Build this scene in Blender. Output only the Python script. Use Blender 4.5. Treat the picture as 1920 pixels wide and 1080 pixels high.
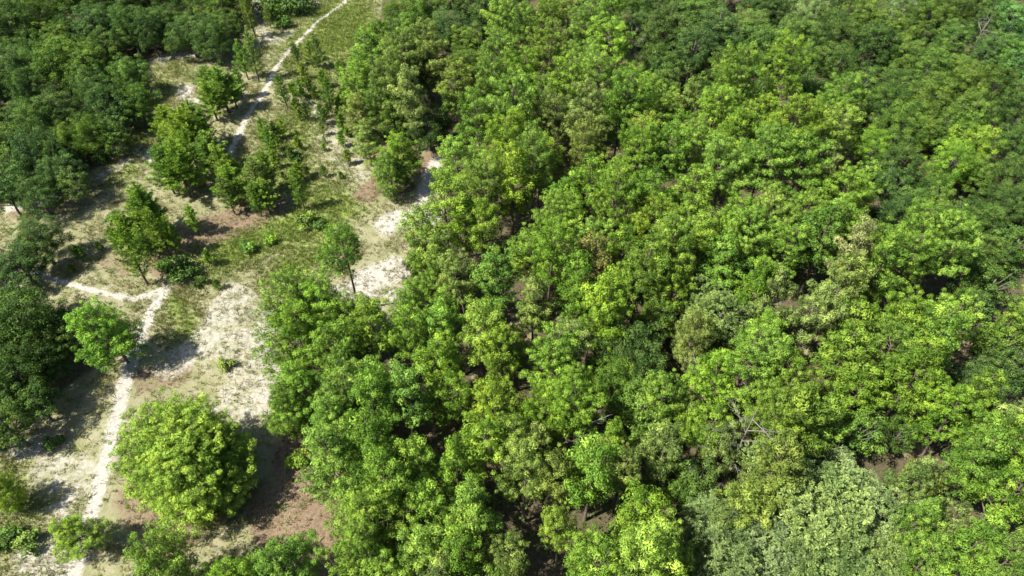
import bpy, math, random
import numpy as np
from mathutils import Vector

# ------------------------------------------------------------------ camera, sky, sun, exposure
for o in list(bpy.data.objects):
    bpy.data.objects.remove(o)
scene = bpy.context.scene
COL = scene.collection
CAM_H = 42.0
PITCH = math.radians(46.0)
FPX = 1280.0
cd = bpy.data.cameras.new('camera')
cam = bpy.data.objects.new('camera', cd)
COL.objects.link(cam)
cam.location = (0, 0, CAM_H)
cam.rotation_euler = (math.pi / 2 - PITCH, 0, 0)
cd.sensor_width = 36.0
cd.lens = FPX / 1920 * 36.0
cd.clip_start = 0.5
cd.clip_end = 8000
scene.camera = cam

SUN_AZ = math.radians(23)      # direction the shadows run, from +X towards +Y
SUN_EL = math.radians(53)
world = bpy.data.worlds.new('World')
scene.world = world
world.use_nodes = True
wn = world.node_tree.nodes
wl = world.node_tree.links
bg = wn['Background']
sky = wn.new('ShaderNodeTexSky')
sky.sky_type = 'NISHITA'
sky.sun_disc = False
sky.sun_elevation = SUN_EL
sky.sun_rotation = math.atan2(-math.cos(SUN_AZ), -math.sin(SUN_AZ))
wl.new(sky.outputs[0], bg.inputs[0])
bg.inputs[1].default_value = 0.08
sd = bpy.data.lights.new('sun', 'SUN')
sd.energy = 5.0
sd.angle = math.radians(0.5)
sd.color = (1.0, 0.955, 0.88)
sun = bpy.data.objects.new('sun', sd)
COL.objects.link(sun)
ldir = Vector((math.cos(SUN_AZ) * math.cos(SUN_EL), math.sin(SUN_AZ) * math.cos(SUN_EL), -math.sin(SUN_EL)))
sun.rotation_euler = ldir.to_track_quat('-Z', 'Y').to_euler()
sun.location = (-40, -20, 90)
vs = scene.view_settings
vs.view_transform = 'Standard'
vs.look = 'None'
vs.gamma = 1.0
vs.use_curve_mapping = False
vs.exposure = 1.55
scene.render.engine = 'CYCLES'
scene.cycles.max_bounces = 6
scene.cycles.diffuse_bounces = 3
scene.cycles.transmission_bounces = 3

rng = np.random.default_rng(7)
random.seed(7)
CP, SP = math.cos(PITCH), math.sin(PITCH)


def gz(x, y):
    return 0.14 * np.sin(x * 0.21 + 1.3) * np.cos(y * 0.17) + 0.08 * np.sin(x * 0.53 + y * 0.37)


def G(px, py, z=0.0):
    """photo pixel -> world x, y on the level z"""
    u, v = px - 960.0, py - 540.0
    dy = CP * FPX - SP * v
    dz = -SP * FPX - CP * v
    t = (z - CAM_H) / dz
    return u * t, dy * t


def depth(x, y, z):
    return y * CP + (CAM_H - z) * SP


# ------------------------------------------------------------------ materials
def new_mat(name):
    m = bpy.data.materials.new(name)
    m.use_nodes = True
    nt = m.node_tree
    nt.nodes.clear()
    out = nt.nodes.new('ShaderNodeOutputMaterial')
    return m, nt, out


def math_node(nt, op, a, b=None, clamp=False):
    n = nt.nodes.new('ShaderNodeMath')
    n.operation = op
    n.use_clamp = clamp
    for i, s in enumerate((a, b)):
        if s is None:
            continue
        if isinstance(s, (int, float)):
            n.inputs[i].default_value = s
        else:
            nt.links.new(s, n.inputs[i])
    return n.outputs[0]


def mix_rgb(nt, fac, a, b, mode='MIX'):
    n = nt.nodes.new('ShaderNodeMix')
    n.data_type = 'RGBA'
    n.blend_type = mode
    n.clamp_factor = True
    for i, s in ((0, fac), (6, a), (7, b)):
        if isinstance(s, (int, float)):
            n.inputs[i].default_value = s
        elif isinstance(s, tuple):
            n.inputs[i].default_value = (*s, 1)
        else:
            nt.links.new(s, n.inputs[i])
    return n.outputs[2]


def noise(nt, vec, scale, detail=3, rough=0.6):
    n = nt.nodes.new('ShaderNodeTexNoise')
    n.inputs['Scale'].default_value = scale
    n.inputs['Detail'].default_value = detail
    n.inputs['Roughness'].default_value = rough
    nt.links.new(vec, n.inputs['Vector'])
    return n.outputs[0]


def leaf_material(name, transl=0.16, gloss=0.008):
    m, nt, out = new_mat(name)
    oi = nt.nodes.new('ShaderNodeObjectInfo')
    at = nt.nodes.new('ShaderNodeAttribute')
    at.attribute_name = 'tint'
    tint = at.outputs['Fac']
    val = math_node(nt, 'ADD', math_node(nt, 'MULTIPLY', tint, 1.15), 0.42)
    val = math_node(nt, 'MULTIPLY', val, math_node(nt, 'ADD', math_node(nt, 'MULTIPLY', oi.outputs['Random'], 0.3), 0.85))
    hs = nt.nodes.new('ShaderNodeHueSaturation')
    nt.links.new(math_node(nt, 'SUBTRACT', 0.52, math_node(nt, 'MULTIPLY', tint, 0.035)), hs.inputs['Hue'])
    nt.links.new(val, hs.inputs['Value'])
    hs.inputs['Saturation'].default_value = 1.0
    nt.links.new(oi.outputs['Color'], hs.inputs['Color'])
    c = hs.outputs[0]
    d = nt.nodes.new('ShaderNodeBsdfDiffuse')
    t = nt.nodes.new('ShaderNodeBsdfTranslucent')
    g = nt.nodes.new('ShaderNodeBsdfGlossy')
    g.inputs['Roughness'].default_value = 0.6
    g.inputs['Color'].default_value = (0.9, 0.95, 0.9, 1)
    nt.links.new(c, d.inputs['Color'])
    tc = mix_rgb(nt, 1.0, c, (1.1, 1.15, 0.5), 'MULTIPLY')
    nt.links.new(tc, t.inputs['Color'])
    m1 = nt.nodes.new('ShaderNodeMixShader')
    m1.inputs[0].default_value = transl
    nt.links.new(d.outputs[0], m1.inputs[1])
    nt.links.new(t.outputs[0], m1.inputs[2])
    m2 = nt.nodes.new('ShaderNodeMixShader')
    m2.inputs[0].default_value = gloss
    nt.links.new(m1.outputs[0], m2.inputs[1])
    nt.links.new(g.outputs[0], m2.inputs[2])
    nt.links.new(m2.outputs[0], out.inputs[0])
    return m


def bark_material(name, c1, c2):
    m, nt, out = new_mat(name)
    tc = nt.nodes.new('ShaderNodeTexCoord')
    mp = nt.nodes.new('ShaderNodeMapping')
    mp.inputs['Scale'].default_value = (1, 1, 0.25)
    nt.links.new(tc.outputs['Object'], mp.inputs[0])
    n = noise(nt, mp.outputs[0], 9, 5, 0.7)
    c = mix_rgb(nt, n, c1, c2)
    b = nt.nodes.new('ShaderNodeBsdfPrincipled')
    b.inputs['Roughness'].default_value = 0.9
    b.inputs['Specular IOR Level'].default_value = 0.2
    nt.links.new(c, b.inputs['Base Color'])
    bu = nt.nodes.new('ShaderNodeBump')
    bu.inputs['Strength'].default_value = 0.6
    bu.inputs['Distance'].default_value = 0.02
    nt.links.new(n, bu.inputs['Height'])
    nt.links.new(bu.outputs[0], b.inputs['Normal'])
    nt.links.new(b.outputs[0], out.inputs[0])
    return m


def ground_material():
    m, nt, out = new_mat('ground_cover')
    geo = nt.nodes.new('ShaderNodeNewGeometry')
    P = geo.outputs['Position']

    def att(nm):
        a = nt.nodes.new('ShaderNodeAttribute')
        a.attribute_name = nm
        return a.outputs['Fac']
    big = noise(nt, P, 0.16, 4, 0.6)
    mid = noise(nt, P, 0.9, 5, 0.65)
    fine = noise(nt, P, 5.0, 5, 0.7)
    vfine = noise(nt, P, 22.0, 3, 0.7)

    def thresh(mask, n, amp, lo, hi):
        s = math_node(nt, 'ADD', mask, math_node(nt, 'MULTIPLY', math_node(nt, 'SUBTRACT', n, 0.5), amp))
        r = nt.nodes.new('ShaderNodeMapRange')
        r.interpolation_type = 'SMOOTHSTEP'
        nt.links.new(s, r.inputs[0])
        r.inputs[1].default_value = lo
        r.inputs[2].default_value = hi
        return r.outputs[0]
    # dry, thin grass over pale soil
    c = mix_rgb(nt, thresh(mid, fine, 0.9, 0.3, 0.7), (0.145, 0.150, 0.066), (0.235, 0.216, 0.138))
    c = mix_rgb(nt, math_node(nt, 'MULTIPLY', thresh(fine, vfine, 0.6, 0.45, 0.75), 0.6), c, (0.10, 0.105, 0.032))
    # greener turf
    gm = thresh(att('green'), mid, 1.1, 0.35, 0.85)
    gc = mix_rgb(nt, thresh(fine, vfine, 0.8, 0.3, 0.7), (0.095, 0.135, 0.022), (0.165, 0.205, 0.05))
    c = mix_rgb(nt, gm, c, gc)
    # pine needle litter
    lc = mix_rgb(nt, thresh(fine, vfine, 0.8, 0.25, 0.75), (0.085, 0.060, 0.036), (0.200, 0.148, 0.098))
    c = mix_rgb(nt, thresh(att('litter'), mid, 0.9, 0.35, 0.75), c, lc)
    # dead-leaf and moss floor under the closed wood, canopy shade painted into its colour
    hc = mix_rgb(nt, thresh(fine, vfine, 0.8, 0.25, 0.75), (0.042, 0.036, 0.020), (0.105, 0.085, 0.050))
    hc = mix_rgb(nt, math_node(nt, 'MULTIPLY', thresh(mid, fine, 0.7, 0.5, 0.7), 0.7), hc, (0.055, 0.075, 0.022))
    c = mix_rgb(nt, thresh(att('shaded_floor'), mid, 0.6, 0.4, 0.75), c, hc)
    # bare sand
    smix = math_node(nt, 'ADD', math_node(nt, 'MULTIPLY', fine, 0.6), math_node(nt, 'MULTIPLY', mid, 0.5))
    sc = mix_rgb(nt, thresh(fine, vfine, 0.7, 0.2, 0.7), (0.215, 0.195, 0.155), (0.34, 0.32, 0.28))
    c = mix_rgb(nt, thresh(att('sand'), smix, 1.4, 0.45, 0.95), c, sc)
    b = nt.nodes.new('ShaderNodeBsdfPrincipled')
    b.inputs['Roughness'].default_value = 0.95
    b.inputs['Specular IOR Level'].default_value = 0.1
    nt.links.new(c, b.inputs['Base Color'])
    h = math_node(nt, 'ADD', math_node(nt, 'MULTIPLY', fine, 1.0), math_node(nt, 'MULTIPLY', vfine, 0.35))
    bu = nt.nodes.new('ShaderNodeBump')
    bu.inputs['Strength'].default_value = 0.8
    bu.inputs['Distance'].default_value = 0.12
    nt.links.new(h, bu.inputs['Height'])
    nt.links.new(bu.outputs[0], b.inputs['Normal'])
    nt.links.new(b.outputs[0], out.inputs[0])
    return m


M_LEAF = leaf_material('foliage')
M_NEEDLE = leaf_material('needles', 0.17, 0.005)
M_GRASS = leaf_material('grass_blades', 0.35, 0.03)
M_BARK = bark_material('pine_bark', (0.06, 0.046, 0.036), (0.14, 0.11, 0.085))
M_OAKBARK = bark_material('oak_bark', (0.06, 0.054, 0.046), (0.15, 0.135, 0.12))
M_DEAD = bark_material('bleached_wood', (0.11, 0.10, 0.085), (0.21, 0.195, 0.17))
M_GROUND = ground_material()


# ------------------------------------------------------------------ mesh helpers
class MB:
    def __init__(self):
        self.v, self.f3, self.f4, self.t, self.n = [], [], [], [], 0

    def add(self, verts, tris=None, quads=None, tint=0.5):
        verts = np.asarray(verts, float).reshape(-1, 3)
        self.v.append(verts)
        self.t.append(np.broadcast_to(np.asarray(tint, float), (len(verts),)))
        if tris is not None:
            self.f3.append(np.asarray(tris, int).reshape(-1, 3) + self.n)
        if quads is not None:
            self.f4.append(np.asarray(quads, int).reshape(-1, 4) + self.n)
        self.n += len(verts)

    def mesh(self, name, mat, attrs=None, smooth=False):
        v = np.concatenate(self.v)
        f3 = np.concatenate(self.f3) if self.f3 else np.zeros((0, 3), int)
        f4 = np.concatenate(self.f4) if self.f4 else np.zeros((0, 4), int)
        me = bpy.data.meshes.new(name)
        me.vertices.add(len(v))
        me.vertices.foreach_set('co', v.ravel().astype(np.float32))
        loops = np.concatenate([f3.ravel(), f4.ravel()])
        me.loops.add(len(loops))
        me.loops.foreach_set('vertex_index', loops.astype(np.int32))
        starts = np.concatenate([np.arange(len(f3)) * 3, len(f3) * 3 + np.arange(len(f4)) * 4])
        me.polygons.add(len(starts))
        me.polygons.foreach_set('loop_start', starts.astype(np.int32))
        if smooth:
            me.polygons.foreach_set('use_smooth', np.ones(len(starts), bool))
        a = me.attributes.new('tint', 'FLOAT', 'POINT')
        a.data.foreach_set('value', np.concatenate(self.t).astype(np.float32))
        if attrs:
            for k, arr in attrs.items():
                at = me.attributes.new(k, 'FLOAT', 'POINT')
                at.data.foreach_set('value', np.asarray(arr, np.float32))
        me.materials.append(mat)
        me.update(calc_edges=True)
        me.validate()
        return me


def unit(a):
    return a / np.maximum(np.linalg.norm(a, axis=-1, keepdims=True), 1e-9)


def tube(mb, pts, radii, sides=6):
    pts = np.asarray(pts, float)
    n = len(pts)
    tang = unit(np.gradient(pts, axis=0))
    ref = np.array([1.0, 0, 0]) if abs(tang[0][2]) > 0.7 else np.array([0, 0, 1.0])
    a = unit(np.cross(tang, ref))
    b = np.cross(tang, a)
    ang = np.arange(sides) * 2 * math.pi / sides
    ring = pts[:, None] + np.asarray(radii)[:, None, None] * (a[:, None] * np.cos(ang)[None, :, None] + b[:, None] * np.sin(ang)[None, :, None])
    q = []
    for i in range(n - 1):
        for j in range(sides):
            k = (j + 1) % sides
            q.append((i * sides + j, i * sides + k, (i + 1) * sides + k, (i + 1) * sides + j))
    mb.add(ring.reshape(-1, 3), quads=q)
    mb.add([pts[-1] + tang[-1] * radii[-1]], None)
    c = mb.n - 1
    last = mb.n - 1 - sides
    mb.f3.append(np.array([(last + j, last + (j + 1) % sides, c) for j in range(sides)]))


def tufts(mb, centres, axes, radii, rg, needles=40, width=0.06, lo=0.15, hi=1.55, base_tint=None):
    """clusters of needles that fan out round an axis"""
    n = len(centres)
    c = np.repeat(np.asarray(centres), needles, axis=0)
    ax = np.repeat(unit(np.asarray(axes)), needles, axis=0)
    r = np.repeat(np.asarray(radii), needles) * rg.uniform(0.7, 1.12, n * needles)
    ref = unit(rg.normal(size=(n * needles, 3)))
    side = unit(np.cross(ax, ref))
    th = rg.uniform(lo, hi, n * needles)
    d = ax * np.cos(th)[:, None] + side * np.sin(th)[:, None]
    w = unit(np.cross(d, unit(rg.normal(size=d.shape)))) * (width * rg.uniform(0.6, 1.3, n * needles))[:, None]
    p0 = c + d * (r * 0.08)[:, None]
    p1 = c + d * r[:, None]
    v = np.stack([p0, p1 + w * 0.5, p1 - w * 0.5], axis=1).reshape(-1, 3)
    if base_tint is None:
        base_tint = rg.uniform(0.15, 0.85, n)
    bt = np.repeat(base_tint, needles) + rg.uniform(-0.15, 0.15, n * needles)
    t = np.stack([bt - 0.12, bt + 0.06, bt + 0.06], axis=1).ravel()
    mb.add(v, tris=np.arange(len(v)).reshape(-1, 3), tint=np.clip(t, 0, 1))


def poms(mb, C, R, T, rg, n):
    """round cushions of short needle bundles, one at each twig end"""
    c = np.repeat(C, n, axis=0)
    d = unit(rg.normal(size=c.shape) + np.array([0, 0, 0.3]))
    r = np.repeat(R, n) * rg.uniform(0.55, 1.08, len(c))
    p = c + d * r[:, None] * np.array([1, 1, 0.85])
    nn = unit(d + rg.normal(size=d.shape) * 0.34)
    t = np.repeat(T, n) + rg.normal(size=len(c)) * 0.10
    leaves(mb, p, nn, 0.066 * np.repeat(np.clip(R / 0.285, 0.75, 1.25), n) * rg.uniform(0.6, 1.35, len(c)), rg, 0.36, t)


def leaves(mb, pos, nrm, size, rg, aspect=0.55, tint=0.5):
    n = len(pos)
    a = unit(np.cross(nrm, rg.normal(size=(n, 3))))
    b = np.cross(nrm, a)
    s = np.asarray(size)[:, None]
    fold = nrm * s * 0.18
    v = np.stack([pos - a * s, pos + b * s * aspect + fold, pos + a * s, pos - b * s * aspect + fold], axis=1).reshape(-1, 3)
    mb.add(v, quads=np.arange(len(v)).reshape(-1, 4), tint=np.repeat(np.clip(tint, 0, 1), 4) if np.ndim(tint) else tint)


def bend(rg, H, amp, n=9):
    z = np.linspace(0, H, n)
    a, b = rg.normal(size=2) * amp
    c, d = rg.uniform(0, 6.28, 2)
    s = (z / H)
    x = a * s ** 1.6 + 0.3 * amp * np.sin(s * 5 + c) * s
    y = b * s ** 1.6 + 0.3 * amp * np.sin(s * 5 + d) * s
    return np.stack([x, y, z], axis=1)


def at_z(line, z):
    return np.array([np.interp(z, line[:, 2], line[:, k]) for k in range(3)])


# ------------------------------------------------------------------ tree kinds (each returns trunk mesh, crown mesh, nominal radius, height)
def make_pine(seed, H=10.0, R=2.5, zb=4.6, nb=44, tr=0.285, needles=115, sparse=1.45):
    rg = np.random.default_rng(seed)
    wood, crown = MB(), MB()
    line = bend(rg, H, 0.35)
    r0 = 0.010 * H + 0.035
    tube(wood, line, np.linspace(r0, 0.025, len(line)), 8)
    C, A, RR, T = [], [], [], []
    az = rg.uniform(0, 6.28)
    lop = rg.uniform(0, 6.28, 3)
    nb = int(nb * 0.74)
    for i in range(nb):
        u = min(0.99, ((i + 0.5) / nb) ** 0.85)
        z = zb + (H - zb) * u * 0.97
        az += 2.39996 + rg.normal() * 0.35
        prof = R * (1 - u ** 2.4) ** 0.62 * (0.55 + 0.45 * min(1, u / 0.22)) * rg.uniform(0.62, 1.15)
        prof *= 1 + 0.22 * math.sin(az + lop[0]) + 0.16 * math.sin(2 * az + lop[1] + 2 * u) + 0.1 * math.sin(3 * az + lop[2])
        prof = max(prof, 0.25)
        s = at_z(line, max(z - 0.45 * prof, zb * 0.7))
        d = np.array([math.cos(az), math.sin(az), 0])
        up = rg.uniform(0.2, 0.55) + 0.5 * u
        L = prof
        mid = s + d * L * 0.55 + np.array([0, 0, up * L * 0.35])
        end = s + d * L + np.array([0, 0, up * L * 0.95])
        tube(wood, [s, mid, end], [0.018 + 0.013 * L, 0.012 + 0.008 * L, 0.008], 4)
        bt = rg.uniform(0.3, 0.7)
        side = np.array([-d[1], d[0], 0])
        for k in range(max(1, int(round((2.0 + L * 4.3) * sparse)))):
            for attempt in range(6):
                t = 1.0 if k == 0 else 1 - rg.uniform(0.05, 0.66)
                p = (1 - t) ** 2 * s + 2 * t * (1 - t) * mid + t * t * end
                lat = np.clip(rg.normal(), -1.6, 1.6) * 0.27 * L * (1.25 - 0.5 * t)
                q = p + side * lat + np.array([0, 0, rg.uniform(0.0, 0.35)])
                if not C or np.min(np.linalg.norm(np.array(C) - q, axis=1)) > tr * 1.42:
                    break
            else:
                continue
            if k:
                tube(wood, [p - d * 0.15, q], [0.014, 0.006], 3)
            C.append(q)
            A.append(np.array([0, 0, 1.0]) + d * 0.5 + rg.normal(size=3) * 0.3)
            RR.append(tr * rg.uniform(0.55, 1.4))
            T.append(np.clip(bt + rg.normal() * 0.17, 0.02, 0.98))
    poms(crown, np.array(C), np.array(RR), np.array(T), rg, needles)
    return wood.mesh('pine_trunk', M_BARK), crown.mesh('pine_crown', M_NEEDLE), R, H


def make_oak(seed, H=9.0, R=3.0, zb=2.2, nl=165, per=150, leaf=0.072, aspect=0.5, lobe=0.16, spray=False):
    rg = np.random.default_rng(seed)
    wood, crown = MB(), MB()
    line = bend(rg, H * 0.72, 0.35, 7)
    tube(wood, line, np.linspace(0.022 * H + 0.02, 0.05, len(line)), 8)
    zc = zb + (H - zb) * 0.42
    ph = rg.uniform(0, 6.28, 6)
    for i in range(nl):
        cz = 1 - 1.62 * (i + 0.5) / nl          # from the top down below the equator
        az = i * 2.39996 + rg.normal() * 0.25
        sr = math.sqrt(max(0.0, 1 - cz * cz))
        bump = 1 + 0.2 * math.sin(3 * az + ph[0]) * sr + 0.12 * math.sin(5 * az + ph[1] + 4 * cz) + 0.08 * math.sin(2 * az + ph[2] - 3 * cz)
        f = bump * (rg.uniform(0.70, 1.06) if rg.random() > 0.25 else rg.uniform(0.4, 0.7))
        vz = (H - zc) if cz > 0 else (zc - zb)
        c = np.array([math.cos(az) * sr * R * 0.86 * f, math.sin(az) * sr * R * 0.86 * f, zc + cz * vz * 0.86 * f])
        r = lobe * R * rg.uniform(0.7, 1.25)
        lt = rg.uniform(0.1, 0.9)
        if i % 5 == 0:
            s = at_z(line, min(max(c[2] * 0.55, zb * 0.6), H * 0.7))
            mid = s * 0.45 + c * 0.55 + np.array([0, 0, -0.15 * R * 0.5])
            tube(wood, [s, mid, c], [0.012 * H * 0.55, 0.04, 0.015], 4)
        n = int(per * rg.uniform(0.8, 1.2) * (r / (lobe * R)) ** 1.5)
        if spray:
            m = max(6, n // 9)
            dd = unit(rg.normal(size=(m, 3)) + np.array([0, 0, 0.55]))
            cc = c + dd * r * rg.uniform(0.5, 1.0, (m, 1))
            tufts(crown, cc, dd, rg.uniform(0.16, 0.27, m), rg, 20, 0.05, 0.2, 1.5, np.clip(lt + rg.normal(size=m) * 0.14, 0.05, 0.95))
        else:
            d = unit(rg.normal(size=(n, 3)) + np.array([0, 0, 0.25]))
            rad = r * rg.uniform(0.55, 1.08, n) * np.array([1.0])
            p = c + d * rad[:, None] * np.array([1, 1, 0.8])
            nn = unit(d + rg.normal(size=(n, 3)) * 0.42 + np.array([0, 0, 0.1]))
            leaves(crown, p, nn, leaf * rg.uniform(0.7, 1.25, n), rg, aspect, lt + rg.normal(size=n) * 0.13)
    return wood.mesh('oak_trunk', M_OAKBARK), crown.mesh('oak_crown', M_LEAF), R, H


def make_young_pine(seed, H=4.0, R=0.8, needles=26, tr=0.2):
    rg = np.random.default_rng(seed)
    wood, crown = MB(), MB()
    line = bend(rg, H, 0.12, 7)
    tube(wood, line, np.linspace(0.02 + 0.012 * H, 0.015, len(line)), 6)
    C, A, RR, T = [], [], [], []
    nwh = max(4, int(H * 1.7))
    for w in range(nwh):
        u = (w + 0.3) / nwh
        z = H * (0.16 + 0.76 * u)
        L0 = R * (1.0 - 0.78 * u) * rg.uniform(0.7, 1.15) * (0.75 if u < 0.12 else 1)
        nbr = rg.integers(4, 7)
        a0 = rg.uniform(0, 6.28)
        bt = rg.uniform(0.3, 0.75)
        for k in range(nbr):
            az = a0 + k * 6.283 / nbr + rg.normal() * 0.2
            L = L0 * rg.uniform(0.75, 1.15)
            d = np.array([math.cos(az), math.sin(az), 0.65])
            s = at_z(line, z)
            tube(wood, [s, s + d * L * 0.5, s + d * L + np.array([0, 0, 0.25 * L])], [0.018, 0.012, 0.006], 3)
            for t in np.arange(0.3, 1.05, 0.13 / max(L, 0.3)):
                C.append(s + d * L * t + np.array([0, 0, 0.25 * L * t * t]))
                A.append(d + np.array([0, 0, 0.6]))
                RR.append(tr * rg.uniform(0.8, 1.25))
                T.append(np.clip(bt + rg.normal() * 0.1, 0.05, 0.95))
    for t in np.linspace(0.25, 1.0, int(H * 6)):
        C.append(at_z(line, H * t))
        A.append((0.01, 0.01, 1))
        RR.append(0.17)
        T.append(rg.uniform(0.4, 0.9))
    tufts(crown, C, A, RR, rg, needles, 0.042, 0.15, 1.3, np.array(T))
    return wood.mesh('young_pine_stem', M_BARK), crown.mesh('young_pine_needles', M_NEEDLE), R, H


def make_shrub(seed, R=0.9, H=1.1, nl=16, per=90, leaf=0.075):
    rg = np.random.default_rng(seed)
    wood, crown = MB(), MB()
    for i in range(nl):
        a = rg.uniform(0, 6.28)
        q = math.sqrt(rg.random()) * 0.8
        c = np.array([math.cos(a) * q * R, math.sin(a) * q * R, H * (0.35 + 0.42 * rg.random() * (1 - 0.5 * q))])
        tube(wood, [(rg.normal() * 0.05, rg.normal() * 0.05, -0.05), c * np.array([0.5, 0.5, 0.6]), c], [0.022, 0.015, 0.006], 4)
        r = R * rg.uniform(0.24, 0.42)
        n = int(per * rg.uniform(0.8, 1.2))
        d = unit(rg.normal(size=(n, 3)) + np.array([0, 0, 0.3]))
        lt = rg.uniform(0.2, 0.8)
        leaves(crown, c + d * r * rg.uniform(0.4, 1.1, (n, 1)), unit(d + rg.normal(size=(n, 3)) * 0.6), leaf * rg.uniform(0.7, 1.3, n), rg, 0.5, lt + rg.normal(size=n) * 0.14)
    return wood.mesh('shrub_stems', M_OAKBARK), crown.mesh('shrub_leaves', M_LEAF), R, H


def dead_parts(seed, H, spread, nb=9):
    """a bare trunk and its separate bare branches"""
    rg = np.random.default_rng(seed)
    wood = MB()
    line = bend(rg, H, 0.5, 8)
    tube(wood, line, np.linspace(0.09, 0.015, len(line)), 7)
    trunk = wood.mesh('dead_trunk', M_DEAD)
    brs = []
    for i in range(nb):
        b = MB()
        z = H * rg.uniform(0.45, 0.95)
        s = at_z(line, z)
        az = rg.uniform(0, 6.28)
        L = spread * rg.uniform(0.5, 1.0) * (1.25 - z / H * 0.5)
        d = np.array([math.cos(az), math.sin(az), rg.uniform(0.2, 0.9)])
        k = rg.normal(size=3) * 0.2
        pts = [s, s + d * L * 0.4 + k * 0.4, s + d * L * 0.75 + k, s + d * L + k * 0.6 + np.array([0, 0, 0.15 * L])]
        tube(b, pts, [0.034, 0.024, 0.016, 0.006], 5)
        for j in range(9):
            t = rg.uniform(0.25, 0.97)
            q = s + d * L * t + k * t
            e = unit(d + rg.normal(size=3) * 0.7) * L * rg.uniform(0.25, 0.5)
            tube(b, [q, q + e * 0.5 + rg.normal(size=3) * 0.05, q + e], [0.013, 0.009, 0.004], 4)
        brs.append(b.mesh('dead_branch', M_DEAD))
    return trunk, brs


PINES = [make_pine(11, 10, 2.5), make_pine(12, 10.5, 2.6, 4.8, 48, 0.235, 84, 1.8), make_pine(13, 9.5, 2.4, 4.2, 42), make_pine(14, 10, 2.7, 5.2, 46), make_pine(15, 9, 2.5, 3.6, 46, 0.32, 120, 1.3)]
PINES_S = [make_pine(21, 7.5, 1.6, 3.4, 32), make_pine(22, 8.0, 1.7, 3.6, 34), make_pine(23, 7.0, 1.5, 2.6, 32)]
PINES_L = [make_pine(31, 11, 3.5, 4.6, 62), make_pine(32, 11.5, 3.7, 5.0, 66, 0.24, 84, 1.7), make_pine(33, 10.5, 3.4, 4.2, 60)]
PINES_LOW = [make_pine(35, 8.0, 2.2, 1.3, 58), make_pine(36, 8.5, 2.1, 1.8, 54), make_pine(37, 7.5, 2.3, 1.1, 58)]
OAKS = [make_oak(41, 9.0, 3.0, 1.0), make_oak(42, 8.5, 3.1, 0.9), make_oak(43, 9.5, 2.8, 1.2), make_oak(44, 8.0, 3.2, 0.7, 200), make_oak(45, 9.0, 2.9, 1.0)]
OAKS_S = [make_oak(51, 5.5, 1.7, 1.0, 70, 90, lobe=0.2), make_oak(52, 6.0, 1.8, 1.2, 74, 90, lobe=0.2)]
SAGES = [make_oak(61, 9.0, 3.0, 2.0, 120, 150, lobe=0.19, spray=True), make_oak(62, 8.5, 3.2, 2.0, 130, 150, lobe=0.19, spray=True), make_oak(63, 9.5, 2.8, 2.2, 115, 150, lobe=0.19, spray=True)]
YOUNG = [make_young_pine(71, 4.2, 0.85), make_young_pine(72, 3.0, 0.7), make_young_pine(73, 5.2, 1.0), make_young_pine(74, 1.6, 0.45)]
PINES_OPEN = [make_young_pine(75, 7.5, 1.7, 34, 0.24), make_young_pine(76, 8.0, 1.9, 34, 0.24), make_young_pine(77, 7.0, 1.6, 34, 0.24)]
SHRUBS = [make_shrub(81), make_shrub(82, 1.1, 1.2, 20), make_shrub(83, 0.7, 0.9, 12)]
BUSHY = make_pine(91, 9.0, 4.5, 0.9, 210, 0.285, 125, 1.3)
LONE = make_pine(92, 9.4, 1.95, 6.1, 32, 0.28, 120, 1.3)

# real leaf colours of the kinds (linear albedo)
TONES = {
    'Y': (0.140, 0.224, 0.025),   # yellow-green pine
    'B': (0.158, 0.244, 0.026),   # brightest yellow-green
    'M': (0.120, 0.208, 0.025),   # mid green
    'E': (0.078, 0.160, 0.028),   # emerald
    'O': (0.142, 0.196, 0.038),   # olive
    'D': (0.053, 0.096, 0.018),   # dark oak green
    'G': (0.077, 0.134, 0.020),   # middle oak green
    'S': (0.146, 0.205, 0.058),   # sage
    'N': (0.185, 0.195, 0.058),   # browned
}
TONE_WORD = {'Y': 'yellow-green', 'B': 'bright lime-green', 'M': 'fresh green', 'E': 'emerald green', 'O': 'olive green',
             'D': 'dark green', 'G': 'deep green', 'S': 'grey-green', 'N': 'browned'}


def add_obj(name, mesh, parent=None, color=None):
    o = bpy.data.objects.new(name, mesh)
    COL.objects.link(o)
    if parent:
        o.parent = parent
    if color:
        o.color = (*color, 1)
    return o


def jitter(c, amt=0.09):
    k = 1 + random.uniform(-amt, amt)
    h = random.uniform(-0.08, 0.08)
    return (c[0] * k * (1 + h), c[1] * k, c[2] * k * (1 + random.uniform(-0.2, 0.3)))


def plant(name, proto, x, y, r, H, color, label, cat='tree', group=None, rot=None, parts=('trunk', 'crown'), tilt=0.0):
    tm, cm, R0, H0 = proto
    e = bpy.data.objects.new(name, None)
    COL.objects.link(e)
    e.empty_display_size = 0.5
    e.location = (x, y, float(gz(x, y)) - 0.04)
    e.rotation_euler = (random.uniform(-tilt, tilt), random.uniform(-tilt, tilt), random.uniform(0, 6.28) if rot is None else rot)
    e.scale = (r / R0, r / R0, H / H0)
    e['label'] = label
    e['category'] = cat
    if group:
        e['group'] = group
    add_obj(parts[0], tm, e)
    add_obj(parts[1], cm, e, color)
    return e


# ------------------------------------------------------------------ where things stand (photo pixels of crown centres -> world)
placed = []   # x, y, r of everything wooded


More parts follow.
